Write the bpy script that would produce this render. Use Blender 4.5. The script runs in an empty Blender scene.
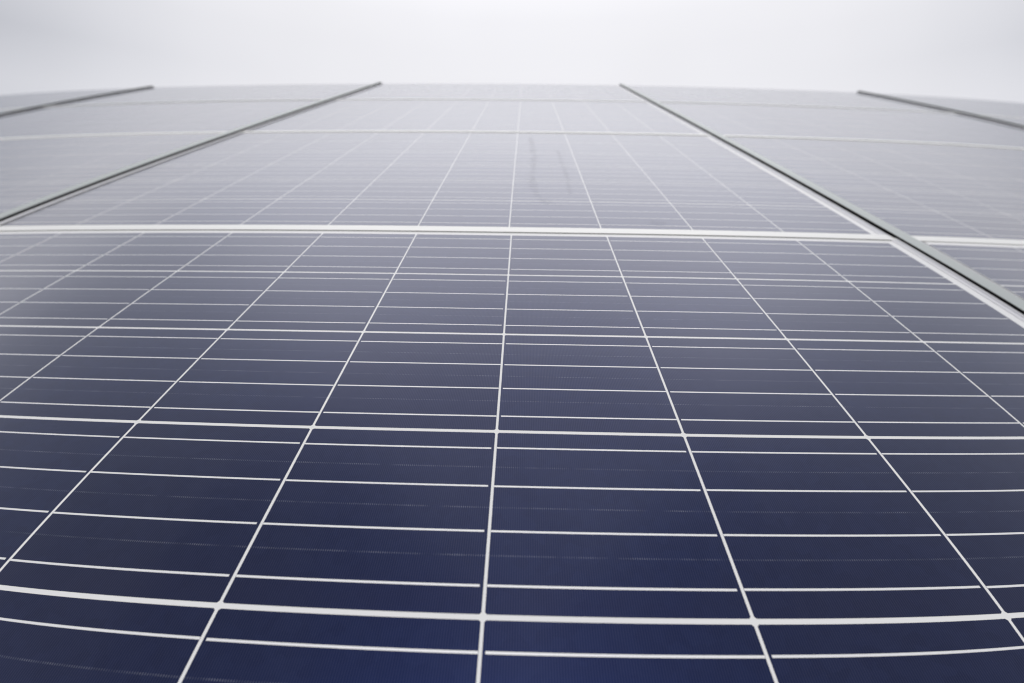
import bpy, bmesh, math, random
from mathutils import Matrix, Vector

random.seed(7)
S = bpy.context.scene
COL = S.collection
R = math.radians

# ------------------------------------------------------------------ frame of reference
# The array lies on a roof slope. (u, v, w): u along the row, v up the slope, w off the glass.
SLOPE = R(25.0)
ORIGIN = Vector((0.0, 0.0, 3.4))
SLOPE_M = Matrix.Translation(ORIGIN) @ Matrix.Rotation(SLOPE, 4, 'X')

# ------------------------------------------------------------------ camera
CU, CV, CW = 0.96737, 0.16149, 0.28729
PITCH, YAW, ROLL = 0.562686, -0.021888, 0.006066
cam = bpy.data.cameras.new('camera')
camo = bpy.data.objects.new('camera', cam)
COL.objects.link(camo)
cp, sp, cy, sy = math.cos(PITCH), math.sin(PITCH), math.cos(YAW), math.sin(YAW)
fw = Vector((sy * cp, cy * cp, -sp))
rt = Vector((cy, -sy, 0))
up = rt.cross(fw)
r2 = rt * math.cos(ROLL) + up * math.sin(ROLL)
u2 = -rt * math.sin(ROLL) + up * math.cos(ROLL)
cm = Matrix((
    (r2.x, u2.x, -fw.x, CU),
    (r2.y, u2.y, -fw.y, CV),
    (r2.z, u2.z, -fw.z, CW),
    (0, 0, 0, 1)))
camo.matrix_world = SLOPE_M @ cm
# a wide lens with the slight barrel distortion of the real one
cam.type = 'PANO'
cam.panorama_type = 'FISHEYE_LENS_POLYNOMIAL'
cam.sensor_fit = 'HORIZONTAL'
cam.sensor_width = 36.0
cam.sensor_height = 36.0 * 683 / 1024
cam.fisheye_fov = R(170)
cam.fisheye_polynomial_k0 = 0.0
cam.fisheye_polynomial_k1 = -5.78156819e-02
cam.fisheye_polynomial_k2 = 9.25393266e-05
cam.fisheye_polynomial_k3 = 5.47150132e-05
cam.fisheye_polynomial_k4 = -1.30894814e-06
cam.lens = 17.4
cam.clip_start = 0.01
cam.clip_end = 2000.0
cam.dof.use_dof = True
cam.dof.focus_distance = 0.50
cam.dof.aperture_fstop = 5.0
S.camera = camo

# ------------------------------------------------------------------ world: bright overcast
world = bpy.data.worlds.new('World')
S.world = world
world.use_nodes = True
wt = world.node_tree
wt.nodes.clear()
wn = wt.nodes.new
wl = wt.links.new
# an overcast whose brightest bank stands 35 to 50 degrees up, darker towards the zenith; side and rear dimming put in to imitate lens vignetting
tc = wn('ShaderNodeTexCoord')
nrm = wn('ShaderNodeVectorMath'); nrm.operation = 'NORMALIZE'
wl(tc.outputs['Generated'], nrm.inputs[0])
sepw = wn('ShaderNodeSeparateXYZ'); wl(nrm.outputs[0], sepw.inputs[0])
def wmath(op, a, b=None):
    n = wn('ShaderNodeMath'); n.operation = op
    for i, x in enumerate((a, b)):
        if x is None: continue
        if isinstance(x, (int, float)): n.inputs[i].default_value = x
        else: wl(x, n.inputs[i])
    return n.outputs[0]
elev = wmath('DIVIDE', wmath('ARCSINE', sepw.outputs[2]), math.pi / 2)
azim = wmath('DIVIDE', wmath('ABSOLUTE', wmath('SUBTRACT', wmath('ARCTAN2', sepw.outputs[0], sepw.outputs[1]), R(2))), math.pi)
def wramp(src, pts, scale, chroma=False):
    n = wn('ShaderNodeValToRGB'); wl(src, n.inputs[0])
    n.color_ramp.interpolation = 'LINEAR'
    el = n.color_ramp.elements
    for i, (a, v) in enumerate(pts):
        (el[i] if i < 2 else el.new(a / scale)).position = a / scale
    for e, (a, v) in zip(sorted(el, key=lambda e: e.position), pts):
        e.color = (v, v, v, 1)
    return n.outputs['Color']
def smooth(pts, n):
    """sample a smooth curve through the points so the ramp shows no kinks"""
    out = []
    for k in range(n):
        x = pts[0][0] + (pts[-1][0] - pts[0][0]) * k / (n - 1)
        for i in range(len(pts) - 1):
            if pts[i][0] <= x <= pts[i + 1][0] + 1e-9:
                (x0, y0), (x1, y1) = pts[i], pts[i + 1]
                m0 = 0 if i == 0 else (y1 - pts[i - 1][1]) / (x1 - pts[i - 1][0])
                m1 = 0 if i + 2 >= len(pts) else (pts[i + 2][1] - y0) / (pts[i + 2][0] - x0)
                h = x1 - x0; t = (x - x0) / h
                y = (2*t**3 - 3*t*t + 1) * y0 + (t**3 - 2*t*t + t) * h * m0 + (3*t*t - 2*t**3) * y1 + (t**3 - t*t) * h * m1
                break
        out.append((x, y))
    return out
LUM_EL = [(0, 0.86), (12, 0.90), (22, 0.885), (26.5, 0.91), (29, 0.98), (32, 1.15), (35, 1.30), (40, 1.38), (46, 1.30), (51, 1.20), (57, 0.90), (63, 0.68), (73, 0.62), (82, 0.46), (90, 0.38)]
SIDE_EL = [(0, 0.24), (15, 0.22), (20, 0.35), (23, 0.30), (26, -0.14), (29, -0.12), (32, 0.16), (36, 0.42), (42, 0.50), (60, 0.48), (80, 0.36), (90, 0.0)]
base = wramp(elev, [(a, v / 2) for a, v in smooth(LUM_EL, 32)], 90)
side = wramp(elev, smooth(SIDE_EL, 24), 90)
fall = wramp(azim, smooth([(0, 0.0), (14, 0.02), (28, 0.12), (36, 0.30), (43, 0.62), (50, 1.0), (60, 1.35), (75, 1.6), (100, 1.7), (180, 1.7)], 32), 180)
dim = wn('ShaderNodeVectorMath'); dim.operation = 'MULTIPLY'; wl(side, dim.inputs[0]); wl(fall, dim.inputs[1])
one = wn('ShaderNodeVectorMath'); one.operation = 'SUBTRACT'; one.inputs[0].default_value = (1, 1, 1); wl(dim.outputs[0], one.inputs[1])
tint = wn('ShaderNodeVectorMath'); tint.operation = 'MULTIPLY_ADD'      # bluer where the side dimming is stronger
wl(dim.outputs[0], tint.inputs[0]); tint.inputs[1].default_value = (-0.10, -0.04, 0.08); tint.inputs[2].default_value = (0.985, 0.982, 1.024)
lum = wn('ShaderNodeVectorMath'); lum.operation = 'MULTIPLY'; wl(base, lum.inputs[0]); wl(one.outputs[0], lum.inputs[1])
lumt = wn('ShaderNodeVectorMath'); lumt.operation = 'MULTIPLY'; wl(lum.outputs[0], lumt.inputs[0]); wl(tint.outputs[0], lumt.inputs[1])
noise = wn('ShaderNodeTexNoise')
noise.inputs['Scale'].default_value = 1.6
noise.inputs['Detail'].default_value = 3
wl(nrm.outputs[0], noise.inputs['Vector'])
mr = wn('ShaderNodeMapRange')
mr.inputs['From Min'].default_value = 0.3; mr.inputs['From Max'].default_value = 0.7
mr.inputs['To Min'].default_value = 0.96; mr.inputs['To Max'].default_value = 1.04
wl(noise.outputs['Fac'], mr.inputs['Value'])
cl = wn('ShaderNodeVectorMath'); cl.operation = 'SCALE'
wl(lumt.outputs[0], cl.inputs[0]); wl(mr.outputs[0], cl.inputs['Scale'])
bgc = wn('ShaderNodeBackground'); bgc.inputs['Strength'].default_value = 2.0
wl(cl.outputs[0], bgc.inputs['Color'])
sky = wn('ShaderNodeTexSky'); sky.sky_type = 'NISHITA'; sky.sun_disc = False
SUN_EL, SUN_AZ = R(62), R(180)
sky.sun_elevation = SUN_EL
sky.sun_rotation = SUN_AZ
bgs = wn('ShaderNodeBackground'); bgs.inputs['Strength'].default_value = 0.05
wl(sky.outputs[0], bgs.inputs['Color'])
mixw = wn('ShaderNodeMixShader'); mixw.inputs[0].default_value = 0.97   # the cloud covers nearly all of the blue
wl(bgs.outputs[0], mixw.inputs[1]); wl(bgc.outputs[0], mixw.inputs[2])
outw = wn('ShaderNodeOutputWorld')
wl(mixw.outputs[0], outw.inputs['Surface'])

# ------------------------------------------------------------------ veiled sun
sl = bpy.data.lights.new('sun', 'SUN')
sl.energy = 1.5
sl.angle = R(25)
sl.color = (1.0, 0.97, 0.93)
so = bpy.data.objects.new('sun', sl)
COL.objects.link(so)
sd = Vector((math.sin(SUN_AZ) * math.cos(SUN_EL), math.cos(SUN_AZ) * math.cos(SUN_EL), math.sin(SUN_EL)))
so.rotation_euler = sd.to_track_quat('Z', 'Y').to_euler()
so.location = (0, 0, 12)

S.view_settings.view_transform = 'Standard'
S.view_settings.look = 'None'
S.view_settings.exposure = 0.0
S.view_settings.gamma = 1.0
S.view_settings.use_curve_mapping = False
S.render.engine = 'CYCLES'
S.cycles.use_denoising = True
S.cycles.denoiser = 'OPENIMAGEDENOISE'
S.cycles.denoising_input_passes = 'RGB_ALBEDO_NORMAL'
S.cycles.denoising_prefilter = 'ACCURATE'
S.cycles.max_bounces = 5
S.cycles.glossy_bounces = 3
S.cycles.diffuse_bounces = 3
S.render.film_transparent = False
S.cycles.pixel_filter_type = 'BLACKMAN_HARRIS'
S.cycles.filter_width = 1.15

# ------------------------------------------------------------------ materials
def new_mat(name):
    m = bpy.data.materials.new(name)
    m.use_nodes = True
    nt = m.node_tree
    b = nt.nodes['Principled BSDF']
    return m, nt, b

def nd(nt, kind, **kw):
    n = nt.nodes.new(kind)
    for k, v in kw.items():
        setattr(n, k, v)
    return n

def mth(nt, op, a, b=None, c=None):
    n = nt.nodes.new('ShaderNodeMath'); n.operation = op
    for i, x in enumerate((a, b, c)):
        if x is None:
            continue
        if isinstance(x, (int, float)):
            n.inputs[i].default_value = x
        else:
            nt.links.new(x, n.inputs[i])
    return n.outputs[0]

def mixc(nt, fac, a, b, mode='MIX'):
    n = nt.nodes.new('ShaderNodeMix'); n.data_type = 'RGBA'; n.blend_type = mode
    ins = [n.inputs[0], n.inputs[6], n.inputs[7]]
    for i, x in zip(ins, (fac, a, b)):
        if isinstance(x, (int, float)):
            i.default_value = x
        elif isinstance(x, tuple):
            i.default_value = (*x, 1)
        else:
            nt.links.new(x, i)
    return n.outputs[2]

GLASS_IOR = 1.52
def glazed(nt, b):
    """the sheet of textured solar glass the laminate lies under: coat, faint dust, drying marks"""
    b.inputs['Coat Weight'].default_value = 1.0
    b.inputs['Coat IOR'].default_value = GLASS_IOR
    b.inputs['Sheen Weight'].default_value = 0.16      # fine dust, seen only at a grazing angle
    b.inputs['Sheen Roughness'].default_value = 0.35
    b.inputs['Sheen Tint'].default_value = (0.93, 0.93, 1.0, 1)
    geo = nd(nt, 'ShaderNodeNewGeometry')
    mp = nd(nt, 'ShaderNodeMapping'); mp.inputs['Scale'].default_value = (9, 2.2, 2.2)
    nt.links.new(geo.outputs['Position'], mp.inputs['Vector'])
    n1 = nd(nt, 'ShaderNodeTexNoise'); n1.inputs['Scale'].default_value = 1.0; n1.inputs['Detail'].default_value = 6
    n1.inputs['Roughness'].default_value = 0.6; n1.inputs['Distortion'].default_value = 0.6
    nt.links.new(mp.outputs[0], n1.inputs['Vector'])
    mr = nd(nt, 'ShaderNodeMapRange')
    mr.inputs['From Min'].default_value = 0.35; mr.inputs['From Max'].default_value = 0.68
    mr.inputs['To Min'].default_value = 0.045; mr.inputs['To Max'].default_value = 0.11
    nt.links.new(n1.outputs['Fac'], mr.inputs['Value'])
    nt.links.new(mr.outputs[0], b.inputs['Coat Roughness'])
    dust = nd(nt, 'ShaderNodeMapRange')
    dust.inputs['From Min'].default_value = 0.4; dust.inputs['From Max'].default_value = 0.75
    dust.inputs['To Min'].default_value = 0.001; dust.inputs['To Max'].default_value = 0.012
    nt.links.new(n1.outputs['Fac'], dust.inputs['Value'])
    return dust.outputs[0]

# silicon cell: blue polycrystalline, fine grid fingers across, faint dashes between the ribbons
M_CELL, nt, b = new_mat('silicon_cell')
tcn = nd(nt, 'ShaderNodeTexCoord')
sep = nd(nt, 'ShaderNodeSeparateXYZ'); nt.links.new(tcn.outputs['Object'], sep.inputs[0])
oi = nd(nt, 'ShaderNodeObjectInfo')
dust = glazed(nt, b)
cr = nd(nt, 'ShaderNodeValToRGB'); nt.links.new(oi.outputs['Random'], cr.inputs[0])
c = cr.color_ramp; c.interpolation = 'LINEAR'
c.elements[0].position = 0.0; c.elements[0].color = (0.0042, 0.0056, 0.014, 1)
c.elements[1].position = 1.0; c.elements[1].color = (0.0056, 0.0058, 0.010, 1)
e = c.elements.new(0.35); e.color = (0.0040, 0.0068, 0.019, 1)
e = c.elements.new(0.7); e.color = (0.0040, 0.0054, 0.012, 1)
# crystal grain
off = nd(nt, 'ShaderNodeVectorMath', operation='MULTIPLY_ADD')
comb = nd(nt, 'ShaderNodeCombineXYZ')
nt.links.new(oi.outputs['Random'], comb.inputs[0]); nt.links.new(oi.outputs['Random'], comb.inputs[1])
nt.links.new(comb.outputs[0], off.inputs[0]); off.inputs[1].default_value = (37, 53, 0)
nt.links.new(tcn.outputs['Object'], off.inputs[2])
vor = nd(nt, 'ShaderNodeTexVoronoi'); vor.inputs['Scale'].default_value = 130
nt.links.new(off.outputs[0], vor.inputs['Vector'])
sepc = nd(nt, 'ShaderNodeSeparateColor'); nt.links.new(vor.outputs['Color'], sepc.inputs[0])
g = mth(nt, 'MULTIPLY_ADD', sepc.outputs[0], 0.7, 0.65)
gr = nd(nt, 'ShaderNodeVectorMath', operation='SCALE')
nt.links.new(cr.outputs[0], gr.inputs[0]); nt.links.new(g, gr.inputs['Scale'])
# anti-reflection coat thins to a browner tone towards one edge of each wafer
ns = nd(nt, 'ShaderNodeTexNoise'); ns.inputs['Scale'].default_value = 14; ns.inputs['Detail'].default_value = 2
nt.links.new(off.outputs[0], ns.inputs['Vector'])
ed = nd(nt, 'ShaderNodeMapRange'); ed.interpolation_type = 'SMOOTHSTEP'
ed.inputs['From Min'].default_value = -0.035; ed.inputs['From Max'].default_value = -0.078
nt.links.new(mth(nt, 'ADD', sep.outputs[1], mth(nt, 'MULTIPLY_ADD', ns.outputs['Fac'], 0.04, -0.02)), ed.inputs['Value'])
col = mixc(nt, mth(nt, 'MULTIPLY', ed.outputs[0], 0.45), gr.outputs[0], (0.009, 0.0075, 0.011))
# fingers
PITCHF = 0.00152
ph = mth(nt, 'MULTIPLY', sep.outputs[0], 2 * math.pi / PITCHF)
sn = mth(nt, 'COSINE', ph)
fg = mth(nt, 'POWER', mth(nt, 'MULTIPLY_ADD', sn, 0.5, 0.5), 3.0)
col = mixc(nt, mth(nt, 'MULTIPLY', fg, 0.5), col, (0.052, 0.056, 0.080))
# dashed marks midway between ribbons
ay = mth(nt, 'ABSOLUTE', sep.outputs[1])
d1 = mth(nt, 'MINIMUM', mth(nt, 'ABSOLUTE', mth(nt, 'SUBTRACT', ay, 0.0385)), ay)
band = mth(nt, 'LESS_THAN', d1, 0.0006)
dn = nd(nt, 'ShaderNodeTexNoise'); dn.inputs['Scale'].default_value = 60
nt.links.new(off.outputs[0], dn.inputs['Vector'])
dsh = mth(nt, 'MULTIPLY', mth(nt, 'GREATER_THAN', sn, 0.25), mth(nt, 'MULTIPLY_ADD', dn.outputs['Fac'], 1.8, -0.55))
dsh = mth(nt, 'MAXIMUM', mth(nt, 'MULTIPLY', band, dsh), 0.0)
col = mixc(nt, mth(nt, 'MINIMUM', mth(nt, 'MULTIPLY', dsh, 0.7), 1.0), col, (0.30, 0.31, 0.36))
col = mixc(nt, dust, col, (0.55, 0.55, 0.53))
nt.links.new(col, b.inputs['Base Color'])
b.inputs['Roughness'].default_value = 0.35
b.inputs['Specular IOR Level'].default_value = 1.0
b.inputs['Specular Tint'].default_value = (0.05, 0.16, 1.0, 1)   # blue anti-reflection coat on the silicon

M_BACK, nt, b = new_mat('white_backsheet')
glazed(nt, b)
b.inputs['Base Color'].default_value = (0.84, 0.84, 0.84, 1)
b.inputs['Roughness'].default_value = 0.7
b.inputs['Specular IOR Level'].default_value = 0.1

M_RIB, nt, b = new_mat('tinned_ribbon')
glazed(nt, b)
tcn = nd(nt, 'ShaderNodeTexCoord')
n1 = nd(nt, 'ShaderNodeTexNoise'); n1.inputs['Scale'].default_value = 220
nt.links.new(tcn.outputs['Object'], n1.inputs['Vector'])
nt.links.new(mixc(nt, n1.outputs['Fac'], (0.88, 0.88, 0.90), (0.97, 0.97, 0.98)), b.inputs['Base Color'])
b.inputs['Metallic'].default_value = 0.35
b.inputs['Roughness'].default_value = 0.5

def metal(name, c1, c2, rough, metallic, scale=30):
    m, nt, b = new_mat(name)
    tcn = nd(nt, 'ShaderNodeTexCoord')
    mp = nd(nt, 'ShaderNodeMapping'); mp.inputs['Scale'].default_value = (scale, scale * 0.12, scale)
    nt.links.new(tcn.outputs['Object'], mp.inputs['Vector'])
    n1 = nd(nt, 'ShaderNodeTexNoise'); n1.inputs['Scale'].default_value = 1; n1.inputs['Detail'].default_value = 4
    nt.links.new(mp.outputs[0], n1.inputs['Vector'])
    nt.links.new(mixc(nt, n1.outputs['Fac'], c1, c2), b.inputs['Base Color'])
    b.inputs['Metallic'].default_value = metallic
    nt.links.new(mth(nt, 'MULTIPLY_ADD', n1.outputs['Fac'], 0.15, rough - 0.07), b.inputs['Roughness'])
    return m
M_FRAME = metal('anodised_frame', (0.76, 0.76, 0.80), (0.86, 0.86, 0.89), 0.50, 0.15)
M_LIP = metal('bright_lip', (0.90, 0.90, 0.88), (0.95, 0.95, 0.93), 0.32, 0.15)
M_CAP = metal('grey_green_cap', (0.56, 0.60, 0.58), (0.64, 0.67, 0.65), 0.42, 0.6)
M_RUB, nt, b = new_mat('black_rubber')
b.inputs['Base Color'].default_value = (0.009, 0.009, 0.010, 1)
b.inputs['Roughness'].default_value = 0.9
b.inputs['Specular IOR Level'].default_value = 0.1

M_STRIP, nt, b = new_mat('shadow_grey')
b.inputs['Base Color'].default_value = (0.06, 0.06, 0.06, 1)  # dark grey stands in for the shade in the gap below the lip
b.inputs['Roughness'].default_value = 0.7

# ------------------------------------------------------------------ helpers
def link(name, bm, mat, parent=None, offset=(0, 0, 0)):
    me = bpy.data.meshes.new(name)
    bm.to_mesh(me); bm.free()
    me.materials.append(mat)
    o = bpy.data.objects.new(name, me)
    COL.objects.link(o)
    o.location = offset
    if parent:
        o.parent = parent
    return o

def box(bm, x0, x1, y0, y1, z0, z1, bevel=0.0):
    g = bmesh.ops.create_cube(bm, size=1.0)
    for v in g['verts']:
        v.co = Vector((x0 + (v.co.x + .5) * (x1 - x0), y0 + (v.co.y + .5) * (y1 - y0), z0 + (v.co.z + .5) * (z1 - z0)))
    if bevel:
        es = {e for v in g['verts'] for e in v.link_edges}
        bmesh.ops.bevel(bm, geom=list(es), offset=bevel, segments=2, profile=0.5, affect='EDGES')

def plate(bm, w, h, z0, z1, ch):
    x, y = w / 2, h / 2
    pts = [(-x + ch, -y), (x - ch, -y), (x, -y + ch), (x, y - ch), (x - ch, y), (-x + ch, y), (-x, y - ch), (-x, -y + ch)]
    lo = [bm.verts.new((a, c, z0)) for a, c in pts]
    hi = [bm.verts.new((a, c, z1)) for a, c in pts]
    bm.faces.new(hi); bm.faces.new(lo[::-1])
    for i in range(8):
        j = (i + 1) % 8
        bm.faces.new((lo[i], lo[j], hi[j], hi[i]))

# ------------------------------------------------------------------ setting
bm = bmesh.new(); box(bm, -600, 600, -600, 600, -0.3, 0)
M_GROUND, nt, b = new_mat('grass_ground')
tcn = nd(nt, 'ShaderNodeTexCoord'); n1 = nd(nt, 'ShaderNodeTexNoise'); n1.inputs['Scale'].default_value = 0.6; n1.inputs['Detail'].default_value = 8
nt.links.new(tcn.outputs['Object'], n1.inputs['Vector'])
nt.links.new(mixc(nt, n1.outputs['Fac'], (0.04, 0.06, 0.02), (0.11, 0.12, 0.06)), b.inputs['Base Color'])
b.inputs['Roughness'].default_value = 0.95
o = link('ground', bm, M_GROUND); o['kind'] = 'structure'

# roof deck the array is let into (standing-seam sheet), and the walls that carry it
M_ROOF = metal('roof_sheet', (0.16, 0.165, 0.17), (0.21, 0.215, 0.22), 0.55, 0.3, 4)
bm = bmesh.new()
box(bm, -5.2, 7.0, -0.6, 3.99, -0.14, -0.045)
for i in range(21):
    x = -5.0 + i * 0.6
    box(bm, x - 0.012, x + 0.012, -0.6, -0.10, -0.045, -0.015)
o = link('roof', bm, M_ROOF); o['kind'] = 'structure'
o.matrix_world = SLOPE_M
M_WALL, nt, b = new_mat('rendered_wall')
n1 = nd(nt, 'ShaderNodeTexNoise'); n1.inputs['Scale'].default_value = 8
nt.links.new(mixc(nt, n1.outputs['Fac'], (0.5, 0.49, 0.46), (0.6, 0.59, 0.56)), b.inputs['Base Color'])
bm = bmesh.new()
top_lo, top_hi = ORIGIN.z - 0.30, ORIGIN.z + 3.9 * math.sin(SLOPE) - 0.20
ys = (-0.2, 3.5)
vs = []
for x in (-5.0, 6.8):
    vs.append([bm.verts.new((x, ys[0], 0)), bm.verts.new((x, ys[1], 0)), bm.verts.new((x, ys[1], top_hi)), bm.verts.new((x, ys[0], top_lo))])
bm.faces.new(vs[0]); bm.faces.new(vs[1][::-1])
for i in range(4):
    j = (i + 1) % 4
    bm.faces.new((vs[0][j], vs[0][i], vs[1][i], vs[1][j]))
bmesh.ops.recalc_face_normals(bm, faces=bm.faces)
o = link('wall', bm, M_WALL); o['kind'] = 'structure'

# ------------------------------------------------------------------ one solar panel
P = 0.158            # cell pitch
NU, NV = 10, 6
OX, OY, OZ = 0.79, 0.474, -0.036     # base point of the panel (middle of its underside)
VLEN = NV * P
def build_panel():
    root = bpy.data.objects.new('solar_panel', None)
    COL.objects.link(root)
    def part(name, bm, mat, at=(0, 0, 0)):
        return link(name, bm, mat, root, (at[0] - OX, at[1] - OY, at[2] - OZ))
    # backsheet (all the white seen between and around the cells)
    bm = bmesh.new(); box(bm, -0.0060, 1.5925, -0.019, VLEN + 0.0185, -0.0050, -0.00008)
    part('backsheet', bm, M_BACK)
    # frame: left and right rails with a fine groove, and the upper rail tucked under the next panel
    bm = bmesh.new()
    y0, y1 = -0.024, VLEN + 0.0205
    yb = -0.0185
    box(bm, -0.0235, -0.0050, yb, y1, -0.0358, -0.0052)
    box(bm, -0.0110, -0.0052, yb, y1, -0.0052, 0.0012, 0.0004)
    box(bm, -0.0118, -0.0110, yb, y1, -0.0052, -0.0012)
    box(bm, -0.0190, -0.0118, yb, y1, -0.0052, 0.0014, 0.0004)
    box(bm, -0.0235, -0.0199, yb, y1, -0.0052, 0.0018, 0.0004)
    box(bm, 1.5925, 1.6060, yb, y1, -0.0358, -0.0052)
    box(bm, 1.5925, 1.5992, yb, y1, -0.0052, 0.0012, 0.0004)
    box(bm, 1.6005, 1.6028, yb, y1, -0.0052, 0.0018, 0.0004)
    box(bm, 1.6040, 1.6060, yb, y1, -0.0052, 0.0014, 0.0004)
    box(bm, -0.0050, 1.5925, VLEN + 0.0187, y1, -0.0358, -0.00008)
    part('frame', bm, M_FRAME)
    # dark glazing seal along the left edge of the glass
    bm = bmesh.new(); box(bm, -0.0052, -0.0016, yb, y1, -0.0050, 0.0004)
    part('edge_seal', bm, M_RUB)
    # bottom rail: bright lip that laps over the panel below, dark strip under it painted as the lip's shadow
    bm = bmesh.new(); box(bm, -0.0235, 1.6060, -0.0268, -0.0035, 0.0004, 0.0017, 0.0004)
    box(bm, -0.0050, 1.5925, -0.0185, -0.0150, -0.0358, 0.0004)
    part('bottom_lip', bm, M_LIP)
    bm = bmesh.new(); box(bm, -0.0235, 1.6060, -0.0262, -0.0190, -0.0015, 0.0004)
    part('shadow_strip', bm, M_STRIP)
    # cells
    cell = None
    for j in range(NV):
        for i in range(NU):
            at = ((i + 0.5) * P - OX, (j + 0.5) * P - OY, -OZ)
            if cell is None:
                bm = bmesh.new(); plate(bm, P - 0.0021, P - 0.0034, -0.00008, 0.0, 0.0012)
                cell = link('solar_cell', bm, M_CELL, root, at)
            else:
                c = cell.copy(); COL.objects.link(c); c.parent = root; c.location = at
    # ribbons: four along each string, broken where they dip under the next cell
    for j in range(NV):
        for k in range(4):
            bm = bmesh.new()
            for i in range(NU):
                a, z = i * P + 0.0012, (i + 1) * P - 0.0012
                if j % 2 == 0:
                    z -= 0.0022
                else:
                    a += 0.0016
                yy = random.uniform(-0.0003, 0.0003)
                box(bm, a, z, yy - 0.00078, yy + 0.00078, 0.0, 0.00006)
            part('busbar_ribbon', bm, M_RIB, (0, (j + 0.125 + 0.25 * k) * P, 0))
    return root

def copy_panel(src):
    r = src.copy(); COL.objects.link(r)
    for ch in src.children:
        c = ch.copy(); COL.objects.link(c); c.parent = r
    return r

ROWP = 0.986
COLP = 1.6492
# glass height at the lower and the upper edge of each row (each row laps over the one below)
ROWZ = [(0.0, -0.0002), (0.0, -0.0027), (-0.0026, -0.0057), (-0.0056, -0.0078)]
ROWD = [0.0, -0.0047, -0.0047, -0.0047]
col_txt = {-2: 'at the far left edge beyond the second dark joint', -1: 'in the column left of the centre one', 0: 'in the centre column',
           1: 'in the column right of the centre one', 2: 'at the far right edge beyond the second dark joint'}
row_txt = ['bottom row, nearest the camera', 'second row, just above the thick white joint', 'third row, pale with reflected sky', 'top row against the white sky']
LAB = {
    (0, 0): 'large dark blue solar panel filling the lower half, nearest the camera, sharp white grid lines',
    (0, 1): 'dark solar panel at the right edge below the thick white joint, beside the grey-green bar',
    (0, -1): 'bottom row solar panel just beyond the lower left edge, left of the nearest panel',
    (0, -2): 'bottom row solar panel two columns left of the nearest panel',
    (0, 2): 'bottom row solar panel two columns right of the nearest panel',
    (1, 0): 'centre column solar panel directly above the thick white joint, greyish violet with faint water streaks',
    (1, 1): 'second row solar panel right of the thick grey-green bar, above the white joint',
    (1, -1): 'second row solar panel at the left edge, left of the black joint',
    (1, -2): 'second row solar panel two columns left of the centre column',
    (1, 2): 'second row solar panel two columns right of the centre column',
    (2, 0): 'pale centre column solar panel, third up, between two faint horizontal joints',
    (2, 1): 'pale third row solar panel in the column right of the centre one',
    (2, -1): 'pale third row solar panel in the column left of the centre one',
    (2, -2): 'pale third row solar panel at the far left edge, left of the outer black joint',
    (2, 2): 'pale third row solar panel at the far right edge, right of the outer black joint',
    (3, 0): 'palest centre column solar panel, topmost, a thin strip against the white sky',
    (3, 1): 'topmost solar panel of the column right of the centre, thin pale strip under the sky',
    (3, -1): 'topmost solar panel of the column left of the centre, thin pale strip under the sky',
    (3, -2): 'topmost solar panel in the upper left corner of the array, outside the outer left joint',
    (3, 2): 'topmost solar panel in the upper right corner of the array, outside the outer right joint',
}
proto = build_panel()
rng = random.Random(3)
first = True
for r in range(4):
    for c in (0, -1, 1, -2, 2):
        p = proto if first else copy_panel(proto)
        first = False
        z0, z1 = ROWZ[r]
        tilt = math.atan2(z1 - z0, VLEN)
        u = c * COLP + ROWD[r]
        v = r * ROWP
        m = Matrix.Translation((u, v, z0 + (rng.uniform(-0.0004, 0.0004) if c else 0))) @ Matrix.Rotation(tilt, 4, 'X') @ Matrix.Translation((OX, OY, OZ))
        p.matrix_world = SLOPE_M @ m
        p['label'] = LAB[(r, c)]
        p['category'] = 'solar panel'
        p['group'] = 'solar panels of the array'

# ------------------------------------------------------------------ raised bars covering the joints between columns
def build_bar(side, h):
    """side +1: cap overhangs to the right, -1: to the left"""
    root = bpy.data.objects.new('joint_cover_bar', None)
    COL.objects.link(root)
    L = 4 * ROWP + 0.012
    y0, y1 = -0.035, L - 0.028
    bm = bmesh.new(); box(bm, -0.0095, 0.0095, y0, y1, 0, h + 0.030)
    link('rubber_seal', bm, M_RUB, root)
    xa, xb = (-0.0098, 0.0150) if side > 0 else (-0.0185, 0.0098)
    bm = bmesh.new(); box(bm, xa, xb, y0 - 0.001, y1 + 0.001, h + 0.030, h + 0.0309, 0.0004)
    link('cap', bm, M_CAP, root)
    return root
BL = {0: 'black and grey-green bar between the centre column and the column left of it',
      1: 'broad grey-green bar with black edge, right of the nearest panel, reaching the right edge',
      -1: 'dark bar at the upper left, outermost of the joints on the left',
      2: 'dark bar at the upper right, outermost of the joints on the right'}
for c, h in ((0, 0.0080), (1, 0.0064), (-1, 0.0088), (2, 0.0086)):
    b_ = build_bar(1 if c > 0 else -1, h)
    u = c * COLP - 0.0335 
    ang = math.atan2(-0.0065, 3.9)
    b_.matrix_world = SLOPE_M @ Matrix.Translation((u, 0, -0.0300)) @ Matrix.Rotation(ang, 4, 'X')
    b_['label'] = BL[c]
    b_['category'] = 'cover bar'
    b_['group'] = 'bars over the joints between columns'

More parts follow.
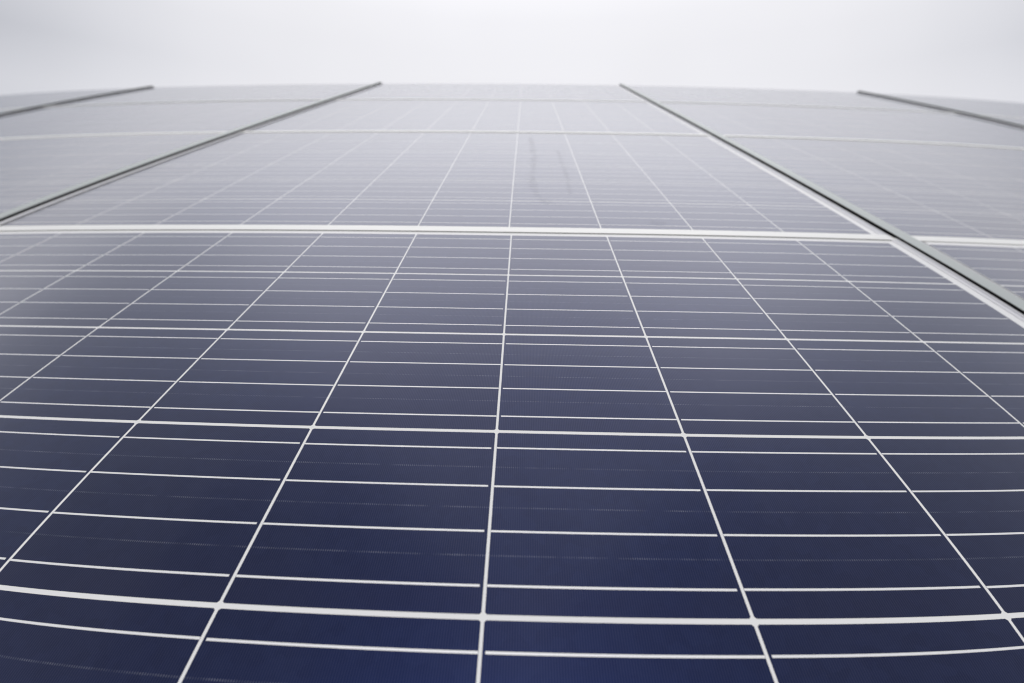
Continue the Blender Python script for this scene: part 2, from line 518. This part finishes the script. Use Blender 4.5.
# ------------------------------------------------------------------ dirt on the glass of the second row
M_DIRT, nt, b = new_mat('dried_dirt')
b.inputs['Base Color'].default_value = (0.28, 0.27, 0.30, 1)
b.inputs['Roughness'].default_value = 0.8
tcn = nd(nt, 'ShaderNodeTexCoord'); n1 = nd(nt, 'ShaderNodeTexNoise'); n1.inputs['Scale'].default_value = 45
nt.links.new(tcn.outputs['Object'], n1.inputs['Vector'])
nt.links.new(mth(nt, 'MAXIMUM', mth(nt, 'MULTIPLY_ADD', n1.outputs['Fac'], 0.15, -0.045), 0.0), b.inputs['Alpha'])
def streak(name, pts, label):
    bm = bmesh.new(); prev = None
    x0, y0 = pts[0][0], pts[0][1]
    n = 24
    for k in range(n + 1):
        f = k / n * (len(pts) - 1); i = min(int(f), len(pts) - 2); t = f - i
        a, q = pts[i], pts[i + 1]
        x = a[0] + (q[0] - a[0]) * t + rng.uniform(-0.0015, 0.0015); y = a[1] + (q[1] - a[1]) * t; w = (a[2] + (q[2] - a[2]) * t) * rng.uniform(0.9, 1.9)
        cur = [bm.verts.new((x - w - x0, y - y0, z)) for z in (0, 0.0002)] + [bm.verts.new((x + w - x0, y - y0, z)) for z in (0.0002, 0)]
        if prev:
            for m_ in range(4):
                bm.faces.new((prev[m_], prev[(m_ + 1) % 4], cur[(m_ + 1) % 4], cur[m_]))
        else:
            bm.faces.new(cur)
        prev = cur
    bm.faces.new(prev[::-1])
    bmesh.ops.recalc_face_normals(bm, faces=bm.faces)
    o = link(name, bm, M_DIRT)
    v = y0 - ROWP
    z = ROWZ[1][0] + (ROWZ[1][1] - ROWZ[1][0]) * v / VLEN + 0.0006
    o.matrix_world = SLOPE_M @ Matrix.Translation((x0, y0, z)) @ Matrix.Rotation(math.atan2(ROWZ[1][1] - ROWZ[1][0], VLEN), 4, 'X')
    o['label'] = label; o['category'] = 'dirt streak'; o['group'] = 'dirt streaks on the second row'

streak('dirt_streak', [(0.996, 1.17, 0.004), (0.988, 1.24, 0.005), (0.987, 1.36, 0.004), (0.992, 1.55, 0.005), (0.986, 1.86, 0.006)],
       'long thin grey water streak just right of the middle grid line, second row panel')
streak('dirt_streak', [(1.022, 1.12, 0.005), (1.014, 1.14, 0.009), (0.998, 1.166, 0.004)],
       'short dark smudge at the lower end of the long grey streak')
streak('dirt_streak', [(1.062, 1.19, 0.002), (1.068, 1.32, 0.003), (1.064, 1.50, 0.003), (1.062, 1.66, 0.003)],
       'fainter thin streak just left of the sloping grid line, second row panel')
streak('dirt_streak', [(1.212, 1.005, 0.006), (1.207, 1.02, 0.008), (1.198, 1.035, 0.004)],
       'small dark smudge just above the white joint, right of the middle')
streak('dirt_streak', [(0.066, 1.047, 0.005), (0.076, 1.054, 0.006)],
       'tiny dark speck near the left end of the white joint')
